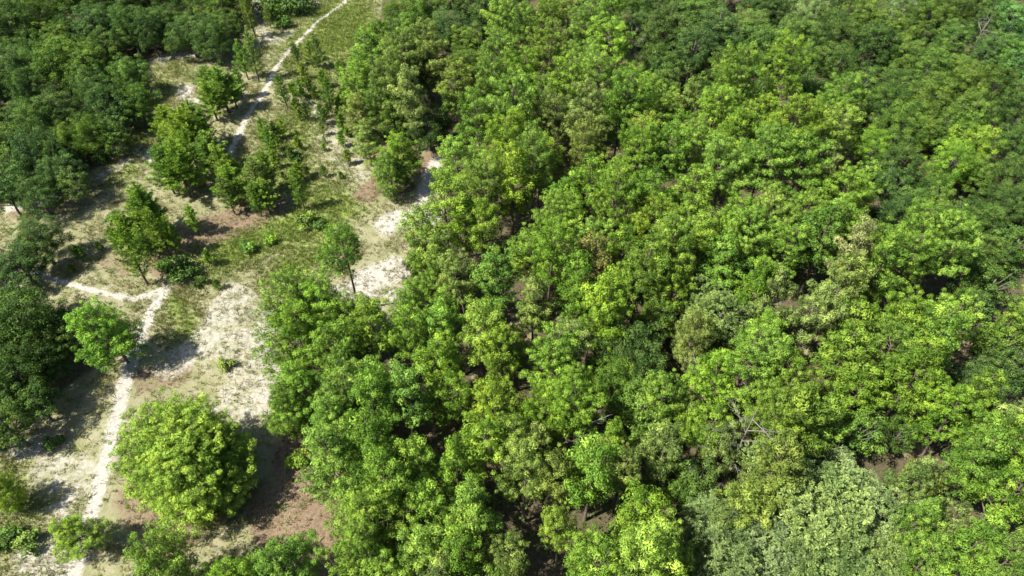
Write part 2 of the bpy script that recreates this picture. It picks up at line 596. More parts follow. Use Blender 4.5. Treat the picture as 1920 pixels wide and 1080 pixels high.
def crown_xy(px, py, w, kind):
    """crown centre pixel and width -> base position, radius and height"""
    zc = {'pine': 7.0, 'oak': 5.6, 'sage': 5.6, 'low': 4.0, 'open': 4.0}[kind]
    for _ in range(4):
        x, y = G(px, py, zc)
        r = w * 0.5 * depth(x, y, zc) / FPX
        if kind == 'pine':
            H = min(12.0, max(5.5, 5.2 + 1.9 * r))
            zc = H * 0.74
        elif kind in ('low', 'open'):
            H = min(10.0, max(4.0, 3.2 + 2.0 * r)) if kind == 'low' else 2.6 + 1.55 * r
            zc = H * 0.56
        else:
            H = min(9.0, max(3.6, 2.9 + 1.3 * r))
            zc = H * 0.60
    return x, y, r, H


P, K, S = 'pine', 'oak', 'sage'
WOOD = [
 # upper part, left stand
 (690,110,90,P,'Y'),(716,70,52,P,'M'),(675,150,70,P,'Y'),(760,85,100,P,'O'),(810,95,80,P,'O'),(790,135,90,K,'D'),(720,150,80,P,'O'),(850,135,70,P,'O'),
 (730,195,100,K,'G'),(800,225,90,K,'D'),(852,200,60,K,'G'),(680,205,60,P,'O'),(688,262,54,P,'O'),(755,285,72,P,'M'),(732,322,58,P,'M'),(775,180,70,P,'O'),
 # top rows
 (790,15,80,K,'G'),(840,40,90,K,'D'),(900,15,90,K,'D'),(960,15,80,K,'D'),(1030,10,64,P,'Y'),(870,65,70,K,'G'),(980,60,90,P,'M'),(930,85,90,P,'M'),(1015,95,84,P,'Y'),
 (1110,38,104,P,'M'),(1140,75,96,P,'Y'),(1080,115,84,P,'M'),(885,112,84,K,'G'),(960,135,96,P,'M'),(1125,160,96,P,'M'),(1195,45,60,K,'D'),(1250,55,116,K,'D'),(1235,110,96,K,'D'),
 (1185,135,96,P,'Y'),(1240,185,90,P,'Y'),(1165,185,100,P,'M'),(1065,165,96,P,'M'),(1005,175,90,P,'M'),(930,165,80,P,'M'),(1045,212,90,P,'O'),(900,222,80,P,'M'),(965,222,96,P,'M'),
 (1105,232,96,P,'O'),(945,262,96,P,'Y'),(1012,272,96,P,'Y'),(872,300,100,P,'Y'),(1000,315,88,P,'Y'),(905,335,104,P,'Y'),(962,345,80,P,'Y'),(1205,232,78,K,'G'),
 (1190,290,96,P,'M'),(1165,330,96,P,'M'),(1245,300,90,P,'M'),(1100,275,84,P,'O'),(740,20,60,K,'G'),
 # upper right: oaks
 (1310,20,110,K,'G'),(1345,62,108,K,'D'),(1405,42,106,K,'G'),(1300,95,90,K,'D'),(1362,112,98,K,'D'),(1432,85,106,K,'G'),(1492,75,90,K,'G'),(1500,25,72,K,'S'),(1545,15,72,S,'S'),
 (1478,15,70,K,'D'),(1562,62,98,K,'D'),(1622,20,80,K,'G'),(1672,45,88,K,'G'),(1692,12,60,S,'S'),(1742,30,80,K,'G'),(1790,66,70,K,'G'),(1806,15,56,K,'D'),(1902,30,90,K,'E'),
 (1892,90,72,K,'E'),(1915,125,60,K,'E'),(1572,112,88,K,'D'),(1640,82,88,K,'D'),(1702,92,88,K,'G'),(1752,112,88,K,'G'),(1802,122,70,K,'G'),(1622,135,70,K,'D'),(1682,145,88,K,'D'),
 (1742,165,104,K,'G'),(1802,165,80,K,'G'),(1862,165,98,K,'D'),(1902,205,88,K,'D'),(1380,160,100,P,'Y'),(1470,145,88,P,'Y'),(1432,192,88,P,'Y'),(1342,202,88,P,'Y'),(1312,252,96,P,'Y'),
 (1392,232,96,P,'Y'),(1550,192,96,P,'Y'),(1565,236,104,P,'Y'),(1604,165,58,K,'M'),(1612,215,50,K,'G'),(1482,262,110,P,'Y'),(1432,296,112,P,'M'),(1542,285,96,P,'O'),(1362,312,96,P,'M'),
 (1502,320,104,P,'M'),(1592,352,96,P,'B'),(1692,232,88,K,'G'),(1642,262,78,K,'M'),(1655,202,78,K,'D'),(1722,205,78,K,'G'),(1682,305,88,K,'D'),(1742,240,70,K,'G'),(1822,272,96,K,'M'),
 (1780,312,86,K,'M'),(1835,315,78,K,'G'),(1902,275,80,K,'D'),(1902,335,88,K,'D'),(1742,345,80,K,'D'),(1715,372,84,K,'G'),(1670,350,70,K,'D'),(1770,250,60,K,'D'),
 # middle
 (832,385,88,P,'Y'),(872,408,78,P,'Y'),(905,430,64,P,'M'),(806,448,84,P,'Y'),(832,470,74,P,'O'),(792,495,70,P,'M'),(815,528,72,P,'M'),(868,520,76,P,'O'),(1042,405,104,P,'M'),
 (1002,445,92,P,'M'),(1032,487,98,P,'M'),(1112,425,96,P,'M'),(1152,392,96,P,'M'),(1112,482,92,P,'N'),(1172,455,76,P,'M'),(1232,415,104,P,'Y'),(1262,475,96,P,'Y'),(1202,505,94,P,'M'),
 (1112,565,104,P,'M'),(1080,545,86,P,'M'),(1155,585,96,P,'Y'),(1002,562,72,P,'O'),(922,592,84,P,'Y'),(902,625,96,P,'Y'),(962,645,70,P,'O'),(1062,615,86,P,'O'),(832,592,76,P,'M'),
 (782,585,72,P,'Y'),(812,622,84,P,'M'),(764,630,64,P,'Y'),(822,668,98,P,'M'),(942,678,80,P,'Y'),(1232,605,76,K,'G'),(1190,665,140,K,'D'),(1150,705,110,K,'G'),(560,575,104,P,'M'),
 (612,585,104,P,'M'),(662,612,76,P,'M'),(562,645,112,P,'M'),(624,655,104,P,'M'),(684,690,84,P,'M'),(562,722,110,P,'M'),(640,725,100,P,'M'),(532,775,76,P,'Y'),
 (1062,345,80,P,'M'),(1100,350,80,P,'Y'),(1300,400,84,P,'Y'),(1290,345,84,P,'M'),(1215,360,80,P,'M'),
 # middle right
 (1382,402,104,P,'Y'),(1452,402,104,P,'Y'),(1522,392,104,P,'M'),(1582,408,104,P,'B'),(1332,435,88,P,'Y'),(1412,445,96,P,'M'),(1482,448,104,P,'M'),(1545,448,88,P,'M'),(1352,485,86,P,'M'),
 (1592,490,78,P,'N'),(1572,545,86,P,'O'),(1625,452,64,P,'Y'),(1652,442,66,K,'G'),(1702,442,104,P,'Y'),(1762,475,104,P,'Y'),(1702,495,104,P,'Y'),(1805,505,76,K,'G'),(1642,515,78,P,'Y'),
 (1682,402,96,K,'D'),(1762,402,96,K,'D'),(1842,402,96,K,'D'),(1892,375,80,K,'D'),(1852,462,96,K,'D'),(1905,455,80,K,'D'),(1340,590,140,S,'S'),(1402,595,96,S,'S'),(1302,628,88,S,'S'),
 (1512,582,84,P,'O'),(1602,602,104,P,'Y'),(1692,592,116,P,'B'),(1762,605,88,P,'Y'),(1582,665,104,P,'M'),(1662,652,112,P,'Y'),(1732,655,104,P,'Y'),(1622,715,104,P,'M'),(1702,715,104,P,'M'),
 (1832,572,96,K,'D'),(1905,582,66,P,'Y'),(1862,642,84,K,'G'),(1842,705,112,K,'D'),(1905,695,88,K,'D'),(1402,685,140,P,'Y'),(1342,705,116,P,'Y'),(1482,725,130,P,'Y'),(1270,520,80,P,'M'),
 (1256,745,84,P,'M'),(1450,560,72,P,'O'),(1850,40,60,K,'D'),(1868,-2,70,K,'D'),(1835,-8,70,K,'G'),(1190,-5,70,K,'D'),(1230,8,80,K,'D'),(1430,-4,80,K,'D'),(1805,230,64,K,'D'),(1856,92,64,K,'D'),(1862,530,84,K,'D'),(1812,222,84,K,'G'),(1420,545,70,P,'M'),(1290,735,70,P,'O'),
 # lower
 (692,765,104,P,'M'),(762,745,104,P,'M'),(832,735,84,P,'M'),(622,805,96,P,'M'),(702,835,112,P,'M'),(782,862,96,P,'M'),(642,885,120,P,'M'),(722,905,96,P,'M'),(802,935,104,P,'Y'),
 (882,935,104,P,'Y'),(902,812,120,P,'M'),(962,805,84,P,'Y'),(942,745,100,P,'Y'),(1012,745,120,P,'Y'),(1082,742,120,P,'M'),(1012,825,76,P,'O'),(862,872,84,P,'M'),(982,895,92,P,'O'),
 (1042,882,92,P,'O'),(1112,882,112,P,'Y'),(1172,875,76,P,'O'),(702,985,120,P,'Y'),(772,1005,104,P,'Y'),(862,1022,104,P,'M'),(942,1015,84,P,'O'),(722,1065,112,P,'Y'),(822,1072,96,P,'O'),
 (1050,990,66,P,'B'),(1112,1042,130,P,'B'),(1202,962,120,P,'B'),(1242,1005,112,P,'B'),(1182,1062,130,P,'B'),(1272,1065,96,P,'Y'),(1222,795,112,K,'M'),(1202,760,110,K,'G'),(1252,882,88,K,'G'),
 (1252,835,84,P,'O'),(1302,905,104,K,'G'),(1160,812,70,P,'M'),(684,965,100,P,'Y'),(694,1045,104,P,'Y'),
 (1440,775,120,P,'Y'),(1355,830,80,P,'O'),(1482,802,112,P,'Y'),(1542,792,84,P,'Y'),(1332,782,96,P,'Y'),(1602,815,84,K,'G'),(1500,950,240,S,'S'),(1360,1045,150,S,'S'),(1622,955,150,S,'S'),(1422,1022,160,S,'S'),(1562,1052,200,S,'S'),
 (1650,1045,120,S,'S'),(1382,932,110,P,'O'),(1322,985,104,S,'S'),(1702,905,74,P,'O'),(1792,782,86,P,'M'),(1852,785,104,P,'M'),(1905,835,96,P,'M'),(1822,865,96,P,'M'),(1882,925,104,P,'M'),
 (1782,965,84,P,'O'),(1842,1015,104,P,'M'),(1762,1035,84,P,'Y'),(1902,1045,96,P,'M'),(1692,805,74,K,'D'),(1705,985,74,P,'M'),(1745,890,74,P,'O'),(1560,880,90,S,'S'),(1440,900,110,P,'O'),
 (1760,745,80,P,'M'),(1830,745,70,P,'M'),
]
# oaks on the near side of the track
OAKWOOD = [
 (20,50,130,'D'),(100,110,150,'G'),(70,30,120,'D'),(170,40,140,'D'),(240,45,110,'D'),(350,50,124,'D'),(420,45,96,'D'),(150,120,124,'S2'),(238,125,84,'G'),(252,182,78,'G'),(190,190,112,'D'),
 (100,200,132,'D'),(30,210,110,'D'),(120,245,96,'G'),(172,246,70,'G'),(60,285,124,'D'),(112,315,112,'D'),(20,335,100,'D'),(62,352,88,'D'),(300,25,90,'D'),(20,130,110,'D'),(215,250,60,'D'),
]

AUTO = []    # trees described at the end, once their neighbours are known


def choose(kind, r):
    if kind == 'pine':
        return random.choice(PINES_S if r < 2.0 else (PINES_L if r > 3.1 else PINES))
    if kind == 'open':
        return random.choice(PINES_OPEN)
    if kind == 'low':
        return random.choice(PINES_LOW)
    if kind == 'sage':
        return random.choice(SAGES)
    return random.choice(OAKS_S if r < 2.0 else OAKS)


def put_tree(px, py, w, kind, tone, zone, label=None, group=None, grow=1.08):
    x, y, r, H = crown_xy(px, py, w, kind)
    r *= grow if kind != 'pine' else 1.03
    H *= random.uniform(0.8, 1.2) if kind != 'oak' else random.uniform(0.82, 1.2)
    if zone == 'oakwood':
        H *= 0.95
    nm = {'pine': 'pine_tree', 'low': 'pine_tree', 'open': 'pine_tree', 'oak': 'oak_tree', 'sage': 'feathery_tree'}[kind]
    o = plant(nm, choose(kind, r), x, y, r, H, jitter(TONES[tone]), label or 'tree', 'tree', group if label else None, tilt=0.03)
    placed.append((x, y, r))
    if not label:
        AUTO.append((o, kind, tone, w, zone))
    return o


# clearing outline on the ground
CLEAR_PX = [(-160,1180),(-160,880),(0,850),(100,770),(185,690),(185,610),(60,545),(0,520),(-60,480),(-60,400),(60,400),(150,350),(235,262),(290,190),(285,110),(330,95),(450,75),(470,30),(480,-60),(725,-60),
            (705,60),(660,190),(690,290),(740,375),(800,360),(845,280),(850,330),(800,430),(760,600),(690,640),(540,610),(525,800),(600,850),(625,960),(690,1080),(720,1180)]
CLEAR = np.array([G(a, b) for a, b in CLEAR_PX])


def in_poly(x, y, poly):
    x = np.asarray(x)
    y = np.asarray(y)
    inside = np.zeros(x.shape, bool)
    j = len(poly) - 1
    for i in range(len(poly)):
        xi, yi = poly[i]
        xj, yj = poly[j]
        c = ((yi > y) != (yj > y)) & (x < (xj - xi) * (y - yi) / (yj - yi + 1e-12) + xi)
        inside ^= c
        j = i
    return inside


def seg_dist(x, y, pts):
    d = np.full(np.shape(x), 1e9)
    for (x0, y0), (x1, y1) in zip(pts[:-1], pts[1:]):
        dx, dy = x1 - x0, y1 - y0
        t = np.clip(((x - x0) * dx + (y - y0) * dy) / (dx * dx + dy * dy + 1e-9), 0, 1)
        d = np.minimum(d, np.hypot(x - x0 - t * dx, y - y0 - t * dy))
    return d


# bare sand: (pixel polyline, half width m, strength)
SAND = [
 ([(350,165),(345,185),(372,195)], 1.0, 0.9),
 ([(440,560),(450,640),(470,700),(440,760)], 2.4, 0.62),
 ([(500,600),(500,700),(480,770)], 1.6, 0.68),
 ([(380,660),(480,650)], 1.8, 0.6),
 ([(730,420),(770,405),(800,400)], 1.7, 0.95),
 ([(650,560),(690,525),(735,505)], 1.9, 0.95),
 ([(690,570),(740,550)], 1.2, 0.7),
 ([(560,170),(600,215),(630,270),(670,330)], 2.2, 0.55),
 ([(575,190),(610,230)], 0.9, 0.66),
 ([(820,300),(800,345),(790,390)], 0.9, 0.9),
 ([(20,390),(60,385),(120,368),(190,335),(240,300)], 0.9, 0.8),
 ([(190,300),(215,285)], 0.8, 0.8),
 ([(265,280),(290,300)], 1.0, 0.8),
 ([(300,110),(360,100),(440,92),(520,75),(540,60)], 1.4, 0.66),
 ([(480,0),(475,40),(500,70)], 1.3, 0.62),
 ([(600,0),(575,20),(590,35)], 1.0, 0.6),
 ([(100,870),(150,900),(140,960)], 2.0, 0.62),
 ([(30,850),(80,830)], 1.2, 0.66),
 ([(60,1040),(110,1060)], 1.5, 0.7),
 ([(320,690),(400,620),(420,580)], 1.6, 0.68),
]
PATHS = [
 ([(122,1130),(140,1060),(160,990),(185,910),(208,830),(225,760),(240,700),(262,640),(285,585),(312,540)], 0.62),
 ([(668,-20),(640,8),(590,45),(545,92),(515,135),(495,175),(462,225),(430,290)], 0.42),
 ([(60,508),(90,522),(140,536),(190,550),(250,562),(300,545)], 0.34),
]
GREEN = [
 ([(640,30),(650,60),(610,80)], 6.0, 1.0), ([(690,40),(670,110)], 4.0, 0.8), ([(240,250),(260,240)], 2.5, 0.6), ([(420,480),(500,440),(560,420)], 3.0, 0.9),
 ([(600,370),(640,390),(570,440)], 3.0, 0.8), ([(540,500),(600,470)], 2.5, 0.8), ([(330,570),(350,620)], 1.6, 0.68), ([(300,210),(250,260),(230,330)], 2.4, 0.62),
 ([(550,230),(520,330),(560,340)], 4.0, 0.7), ([(560,110),(600,150),(620,200)], 4.0, 0.65), ([(300,140),(280,220),(230,330)], 2.6, 0.55), ([(20,900),(20,1000),(60,1020)], 2.5, 0.5), ([(580,130),(620,170)], 3, 0.6), ([(330,130),(380,150)], 2, 0.55), ([(610,310),(650,340)], 2, .5),
]
LITTER = [
 ([(340,450),(380,435),(440,415),(500,390)], 2.2, 1.1), ([(690,365),(715,350)], 1.5, 1.0), ([(820,285),(800,330)], 1.5, 0.9), ([(715,290),(720,310)], 1.2, 0.9),
 ([(560,850),(580,920),(610,1000),(640,1060)], 2.0, 1.0), ([(490,930),(510,1000)], 1.4, 0.8), ([(1490,655),(1480,668)], 0.9, 1.0), ([(1815,655),(1820,662)], 0.7, 1.0), ([(1715,852),(1730,850)], 0.7, 1.0), ([(975,600),(980,640)], 0.7, 0.9), ([(1010,375),(1005,390)], 0.7, 0.9), ([(905,705),(930,700)], 0.8, 0.9), ([(1165,520),(1175,535)], 0.6, 1.0), ([(290,490),(300,510)], 0.8, 0.8), ([(240,500),(200,480)], 1.6, 0.55),
 ([(30,400),(60,385)], 1.0, 0.7), ([(250,720),(330,700)], 1.6, 0.68), ([(130,760),(90,830)], 2.0, 0.5), ([(260,930),(330,1010)], 2, .7),
]


def field(x, y, spec, soft=0.5):
    out = np.zeros(np.shape(x))
    for pts, w, s in spec:
        wp = [G(a, b) for a, b in pts]
        d = seg_dist(x, y, wp)
        out = np.maximum(out, s * np.clip(1.0 - (d - w * (1 - soft)) / (w * soft * 2), 0, 1))
    return out


def path_field(x, y):
    out = np.zeros(np.shape(x))
    for pts, w in PATHS:
        d = seg_dist(x, y, [G(a, b) for a, b in pts])
        out = np.maximum(out, 0.95 * np.clip(1 - (d - w * 0.4) / (w * 1.3), 0, 1))
    return out


def ground_attrs(x, y):
    inside = in_poly(x, y, CLEAR).astype(float)
    edge = seg_dist(x, y, [tuple(p) for p in CLEAR] + [tuple(CLEAR[0])])
    sd_ = np.where(inside > 0, edge, -edge)
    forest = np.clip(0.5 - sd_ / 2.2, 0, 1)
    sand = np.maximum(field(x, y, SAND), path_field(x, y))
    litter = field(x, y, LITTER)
    shaded_floor = forest * (1 - np.clip(sand, 0, 1)) * (1 - np.clip(litter * 1.2, 0, 1))  # mask for the painted canopy shade on the wood floor, spared on sand and litter
    green = field(x, y, GREEN, 0.7) * (1 - forest)
    sand = np.maximum(sand, 0.24 * (1 - forest))
    return sand, green, litter, shaded_floor


# ------------------------------------------------------------------ ground and tracks
def axis(lo, hi, step, far):
    a = np.arange(lo, hi + 1e-6, step)
    g = np.array([1, 3, 7, 15, 30, 60, 120, 250, 500, 1000, far])
    return np.concatenate([(lo - g)[::-1], a, hi + g])


gx = axis(-86, 104, 0.46, 2500)
gy = axis(8, 126, 0.46, 2500)
X, Y = np.meshgrid(gx, gy)
xs, ys = X.ravel(), Y.ravel()
near = (np.abs(xs) < 300) & (np.abs(ys) < 400)
sa, gr, li, sf = ground_attrs(xs, ys)
zz = gz(xs, ys) * near
mb = MB()
nx, ny = len(gx), len(gy)
idx = np.arange(nx * ny).reshape(ny, nx)
q = np.stack([idx[:-1, :-1], idx[:-1, 1:], idx[1:, 1:], idx[1:, :-1]], axis=-1).reshape(-1, 4)
mb.add(np.stack([xs, ys, zz], axis=1), quads=q)
go = add_obj('ground', mb.mesh('ground', M_GROUND, {'sand': sa, 'green': gr, 'litter': li, 'shaded_floor': sf}, True))
go['kind'] = 'structure'


def catmull(pts, step=0.3):
    pts = [np.array(p, float) for p in pts]
    pts = [2 * pts[0] - pts[1]] + pts + [2 * pts[-1] - pts[-2]]
    out = []
    for a, b, c, d in zip(pts[:-3], pts[1:-2], pts[2:-1], pts[3:]):
        n = max(2, int(np.linalg.norm(c - b) / step))
        for i in range(n):
            t = i / n
            out.append(0.5 * (2 * b + (c - a) * t + (2 * a - 5 * b + 4 * c - d) * t * t + (3 * b - a - 3 * c + d) * t ** 3))
    out.append(pts[-2])
    return np.array(out)


for pts, w in PATHS:
    line = catmull([G(a, b) for a, b in pts])
    tan = unit(np.gradient(line, axis=0))
    nor = np.stack([-tan[:, 1], tan[:, 0]], axis=1)
    cols = np.linspace(-1, 1, 13)
    wob = 1 + 0.36 * np.sin(np.arange(len(line)) * 0.21) + 0.15 * np.sin(np.arange(len(line)) * 0.83)
    pp = line[:, None] + nor[:, None] * (cols[None, :, None] * (w * 1.6 * wob)[:, None, None])
    px_, py_ = pp[..., 0].ravel(), pp[..., 1].ravel()
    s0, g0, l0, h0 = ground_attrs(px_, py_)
    worn = np.tile(1 - np.abs(cols), len(line))
    s1 = np.maximum(s0, 0.92 * np.clip(worn * 1.15, 0, 1) - 0.02)
    b = MB()
    ii = np.arange(len(px_)).reshape(len(line), len(cols))
    qq = np.stack([ii[:-1, :-1], ii[:-1, 1:], ii[1:, 1:], ii[1:, :-1]], axis=-1).reshape(-1, 4)[:, ::-1]
    b.add(np.stack([px_, py_, gz(px_, py_) + 0.012 - 0.010 * np.tile(np.abs(cols) ** 4, len(line))], axis=1), quads=qq)
    po = add_obj('path', b.mesh('path', M_GROUND, {'sand': s1, 'green': g0, 'litter': l0 * 0.3, 'shaded_floor': h0 * 0.3}, True))
    po['kind'] = 'structure'

# ------------------------------------------------------------------ trees of the wood
EDGE = {(684,965),(694,1045),(690,110),(675,150),(680,205),(688,262),(755,285),(732,322),(872,300),(832,385),(806,448),(792,495),(815,528),(560,575),(612,585),(562,645),(562,722),(532,775),(622,805),(642,885),(702,985),(722,1065),(716,70),(905,335),(740,20),(735,560),(782,585),(662,612)}
sat = random.Random(8)
for i_ in range(len(WOOD)):
    px, py, w, kind, tone = WOOD[i_]
    if kind == 'oak' and w >= 96:
        WOOD[i_] = (px, py, w * 0.92, kind, tone)
        a_ = sat.uniform(0, 6.28)
        WOOD.append((px + math.cos(a_) * w * 0.4, py + math.sin(a_) * w * 0.26, w * sat.uniform(0.45, 0.62), kind, sat.choice([tone, tone, 'G', 'D'])))
TALL = {(832,385),(806,448),(905,335),(872,300)}
for (px, py, w, kind, tone) in WOOD:
    ed = (px, py) in EDGE
    if ed and kind == 'pine' and (px, py) not in TALL:
        kind = 'low'
    put_tree(px, py, w, kind, tone, 'edge' if ed else 'deep')
OAKWOOD += [(30,0,90,'D'),(130,-12,90,'G'),(225,-8,84,'D'),(290,-18,84,'D'),(-35,60,110,'D'),(380,-14,84,'G'),(60,-42,90,'D'),(160,-48,90,'D'),(255,-52,90,'D'),(-40,160,110,'D'),(-30,270,110,'D'),(330,-50,80,'G'),(-20,20,90,'D'),(440,-10,70,'D')]
sat = random.Random(4)
for (px, py, w, tone) in list(OAKWOOD):
    if w >= 96:
        i_ = OAKWOOD.index((px, py, w, tone))
        OAKWOOD[i_] = (px, py, w * 0.72, tone)
        for q_ in range(2):
            a_ = sat.uniform(0, 6.28)
            OAKWOOD.append((px + math.cos(a_) * w * 0.42, py + math.sin(a_) * w * 0.26, w * sat.uniform(0.45, 0.62), 'G' if (tone != 'D' or sat.random() < 0.35) else 'D'))
for (px, py, w, tone) in OAKWOOD:
    if tone == 'S2':
        put_tree(px, py, w, 'oak', 'G', 'oakwood', 'greyish oak with thin bleached patches in the stand across the track')
    else:
        put_tree(px, py, w, 'oak', tone, 'oakwood')

# trees that stand apart, each with its own description
put_tree(65, 440, 96, 'oak', 'D', 'oakwood', 'low dark oak at the tip of the stand beside the side track')
put_tree(25, 475, 96, 'oak', 'D', 'oakwood', 'dark oak behind the low oak at the head of the side track')
put_tree(45, 605, 140, 'oak', 'D', 'oakwood', 'large dark oak throwing its shadow beside the pine on the sandy path')
put_tree(25, 700, 120, 'oak', 'D', 'oakwood', 'dark oak in front of the large shadow-throwing oak near the path')
put_tree(10, 790, 90, 'oak', 'G', 'oakwood', 'smaller oak at the end of the dark clump near the path')
put_tree(-60, 640, 150, 'oak', 'D', 'oakwood', 'oak at the back of the dark clump near the path')


for (px, py, w) in [(90,600,80),(85,655,84),(60,745,80),(5,640,100),(-20,720,100),(35,560,80),(-40,800,90),(60,690,80),(110,640,60)]:
    put_tree(px, py, w, 'oak', 'D', 'oakwood', 'low dark oak packed into the shadowy clump beside the lone pine', 'oaks of the shadowy clump')


def lone(name, proto, px, py, r, H, tone, label, zf=0.74, group=None, cat='tree', amt=0.06):
    x, y = G(px, py, H * zf)
    o = plant(name, proto, x, y, r, H, jitter(TONES[tone], amt), label, cat, group, tilt=0.03)
    placed.append((x, y, r))
    return o


def based(name, proto, bx, by, r, H, tone, label, group=None, cat='tree', parts=('trunk', 'crown'), tilt=0.05):
    x, y = G(bx, by)
    placed.append((x, y, min(r, 0.6)))
    return plant(name, proto, x, y, r, H, jitter(TONES[tone], 0.1), label, cat, group, parts=parts, tilt=tilt)


lone('bushy_pine', BUSHY, 345, 880, 4.3, 6.5, 'B', 'very broad dome-shaped yellow-green pine beside the white sandy path', 0.52)
lone('pine_tree', PINES_LOW[0], 203, 622, 2.2, 6.6, 'M', 'single green pine leaning over the sandy path beside its own shadow', 0.58)
lone('pine_tree', PINES_LOW[1], 132, 992, 1.4, 4.2, 'Y', 'small solitary pine standing on the sandy path', 0.62)
lone('pine_tree', PINES_LOW[2], 2, 912, 1.25, 3.8, 'Y', 'small yellow-green pine in dry grass beyond the dark oak clump', 0.62)
based('pine_tree', LONE, 673, 580, 1.95, 9.9, 'Y', 'tall slim pine with a long bare trunk rising from white sand')
put_tree(300, 1078, 124, 'low', 'Y', 'edge', 'yellow-green pine in front of the dome-shaped pine')
put_tree(425, 1088, 108, 'low', 'Y', 'edge', 'pine between the dome-shaped pine and the pink litter strip')
put_tree(530, 1064, 112, 'low', 'M', 'edge', 'round deep green pine at the end of the pink litter strip')
# the pine clump in the clearing
for (px, py, w, t, lab) in [
    (412, 160, 88, 'M', 'deep green pine beside the shaded bend of the upper path'),
    (345, 238, 108, 'Y', 'yellow-green pine on the far side of the clearing clump, by the white sand spot'),
    (332, 312, 108, 'M', 'full green pine in the middle of the clearing clump'),
    (385, 275, 84, 'M', 'narrow pine standing over dark shade inside the clearing clump'),
    (432, 332, 88, 'M', 'open-crowned pine of the clearing clump nearest the upper path'),
    (476, 338, 84, 'O', 'olive pine at the end of the clearing clump over brown litter'),
    (276, 398, 84, 'M', 'low bright pine at the foot of the clearing clump'),
    (300, 440, 64, 'Y', 'small pine beside the brown litter under the clearing clump'),
    (236, 425, 60, 'Y', 'spindly pine leaning out from the clearing clump over dry grass')]:
    put_tree(px, py, w * 0.92, 'open', t, 'edge', lab)
    for q_ in range(2):
        put_tree(px + random.uniform(-34, 34), py + random.uniform(-22, 26), w * random.uniform(0.55, 0.75), 'open', random.choice('YMY'), 'edge', 'slender pine filling the clump of pines in the clearing', 'slender pines of the clearing clump')

# young pines of the clearing: pixel of the base, height m, proto
YL = 'slender young pine standing in the grass beside the upper sandy path'
YOUNGS = [
 (278,535,2,6.4,'M','lanky young pine leaning out of the dry grass near the side track'),(540,205,2,4.4,'M',YL),(562,125,0,3.0,'G',YL),(480,70,2,6.0,'O',YL),(486,155,2,6.4,'O',YL),
 (466,150,0,4.6,'M',YL),(604,132,0,4.4,'O',YL),(588,128,1,3.4,'O',YL),(622,212,0,4.2,'G',YL),(578,228,1,2.4,'G',YL),(608,238,1,2.6,'G',YL),(514,298,0,3.6,'M',YL),(500,270,1,3.0,'M',YL),
 (520,260,1,2.2,'G',YL),(640,150,1,2.6,'M',YL),(566,190,1,2.6,'M',YL),(650,210,1,3,'M',YL),(548,300,3,1.6,'G',YL),(470,40,1,3.4,'O',YL),(508,52,0,3.2,'O',YL),(640,205,3,1.6,'G',YL),(594,190,3,1.5,'G',YL),
 (572,395,2,4.6,'Y','yellowish bushy young pine alone in the green part of the clearing'),
 (158,490,1,2.0,'M','stubby young pine in dry grass near the side track'),
 (398,500,3,1.8,'M','tiny young pine in the green grass below the litter patch'),
 (192,470,3,1.1,'G','knee-high pine seedling in dry grass near the side track'),
 (140,512,3,1.0,'G','knee-high pine seedling at the edge of the side track'),
 (412,545,3,1.1,'G','knee-high pine seedling at the top of the pale sand flat'),
]
yr = random.Random(3)
for _ in range(34):
    by_ = yr.uniform(110, 345)
    YOUNGS.append((yr.uniform(max(515, 600 - by_ * 0.3), 655), by_, yr.choice([1, 3, 3]), yr.uniform(0.8, 2.3), yr.choice('MGOY'), YL))
for (bx, by, k, H, t, lab) in YOUNGS:
    pr = YOUNG[k]
    H *= 1.08
    if lab == YL:
        lab = ('tall' if H > 3.8 else ('knee-high' if H < 1.6 else 'head-high')) + ' ' + TONE_WORD[t] + ' young pine in grass between the upper path and the wood'
        grp_ = 'young pines along the upper path'
    else:
        grp_ = None
    based('young_pine', pr, bx, by, 1.15 * pr[2] * (H / pr[3]) ** 0.8, H, t, lab, grp_, 'sapling', ('stem', 'needles'), 0.06)

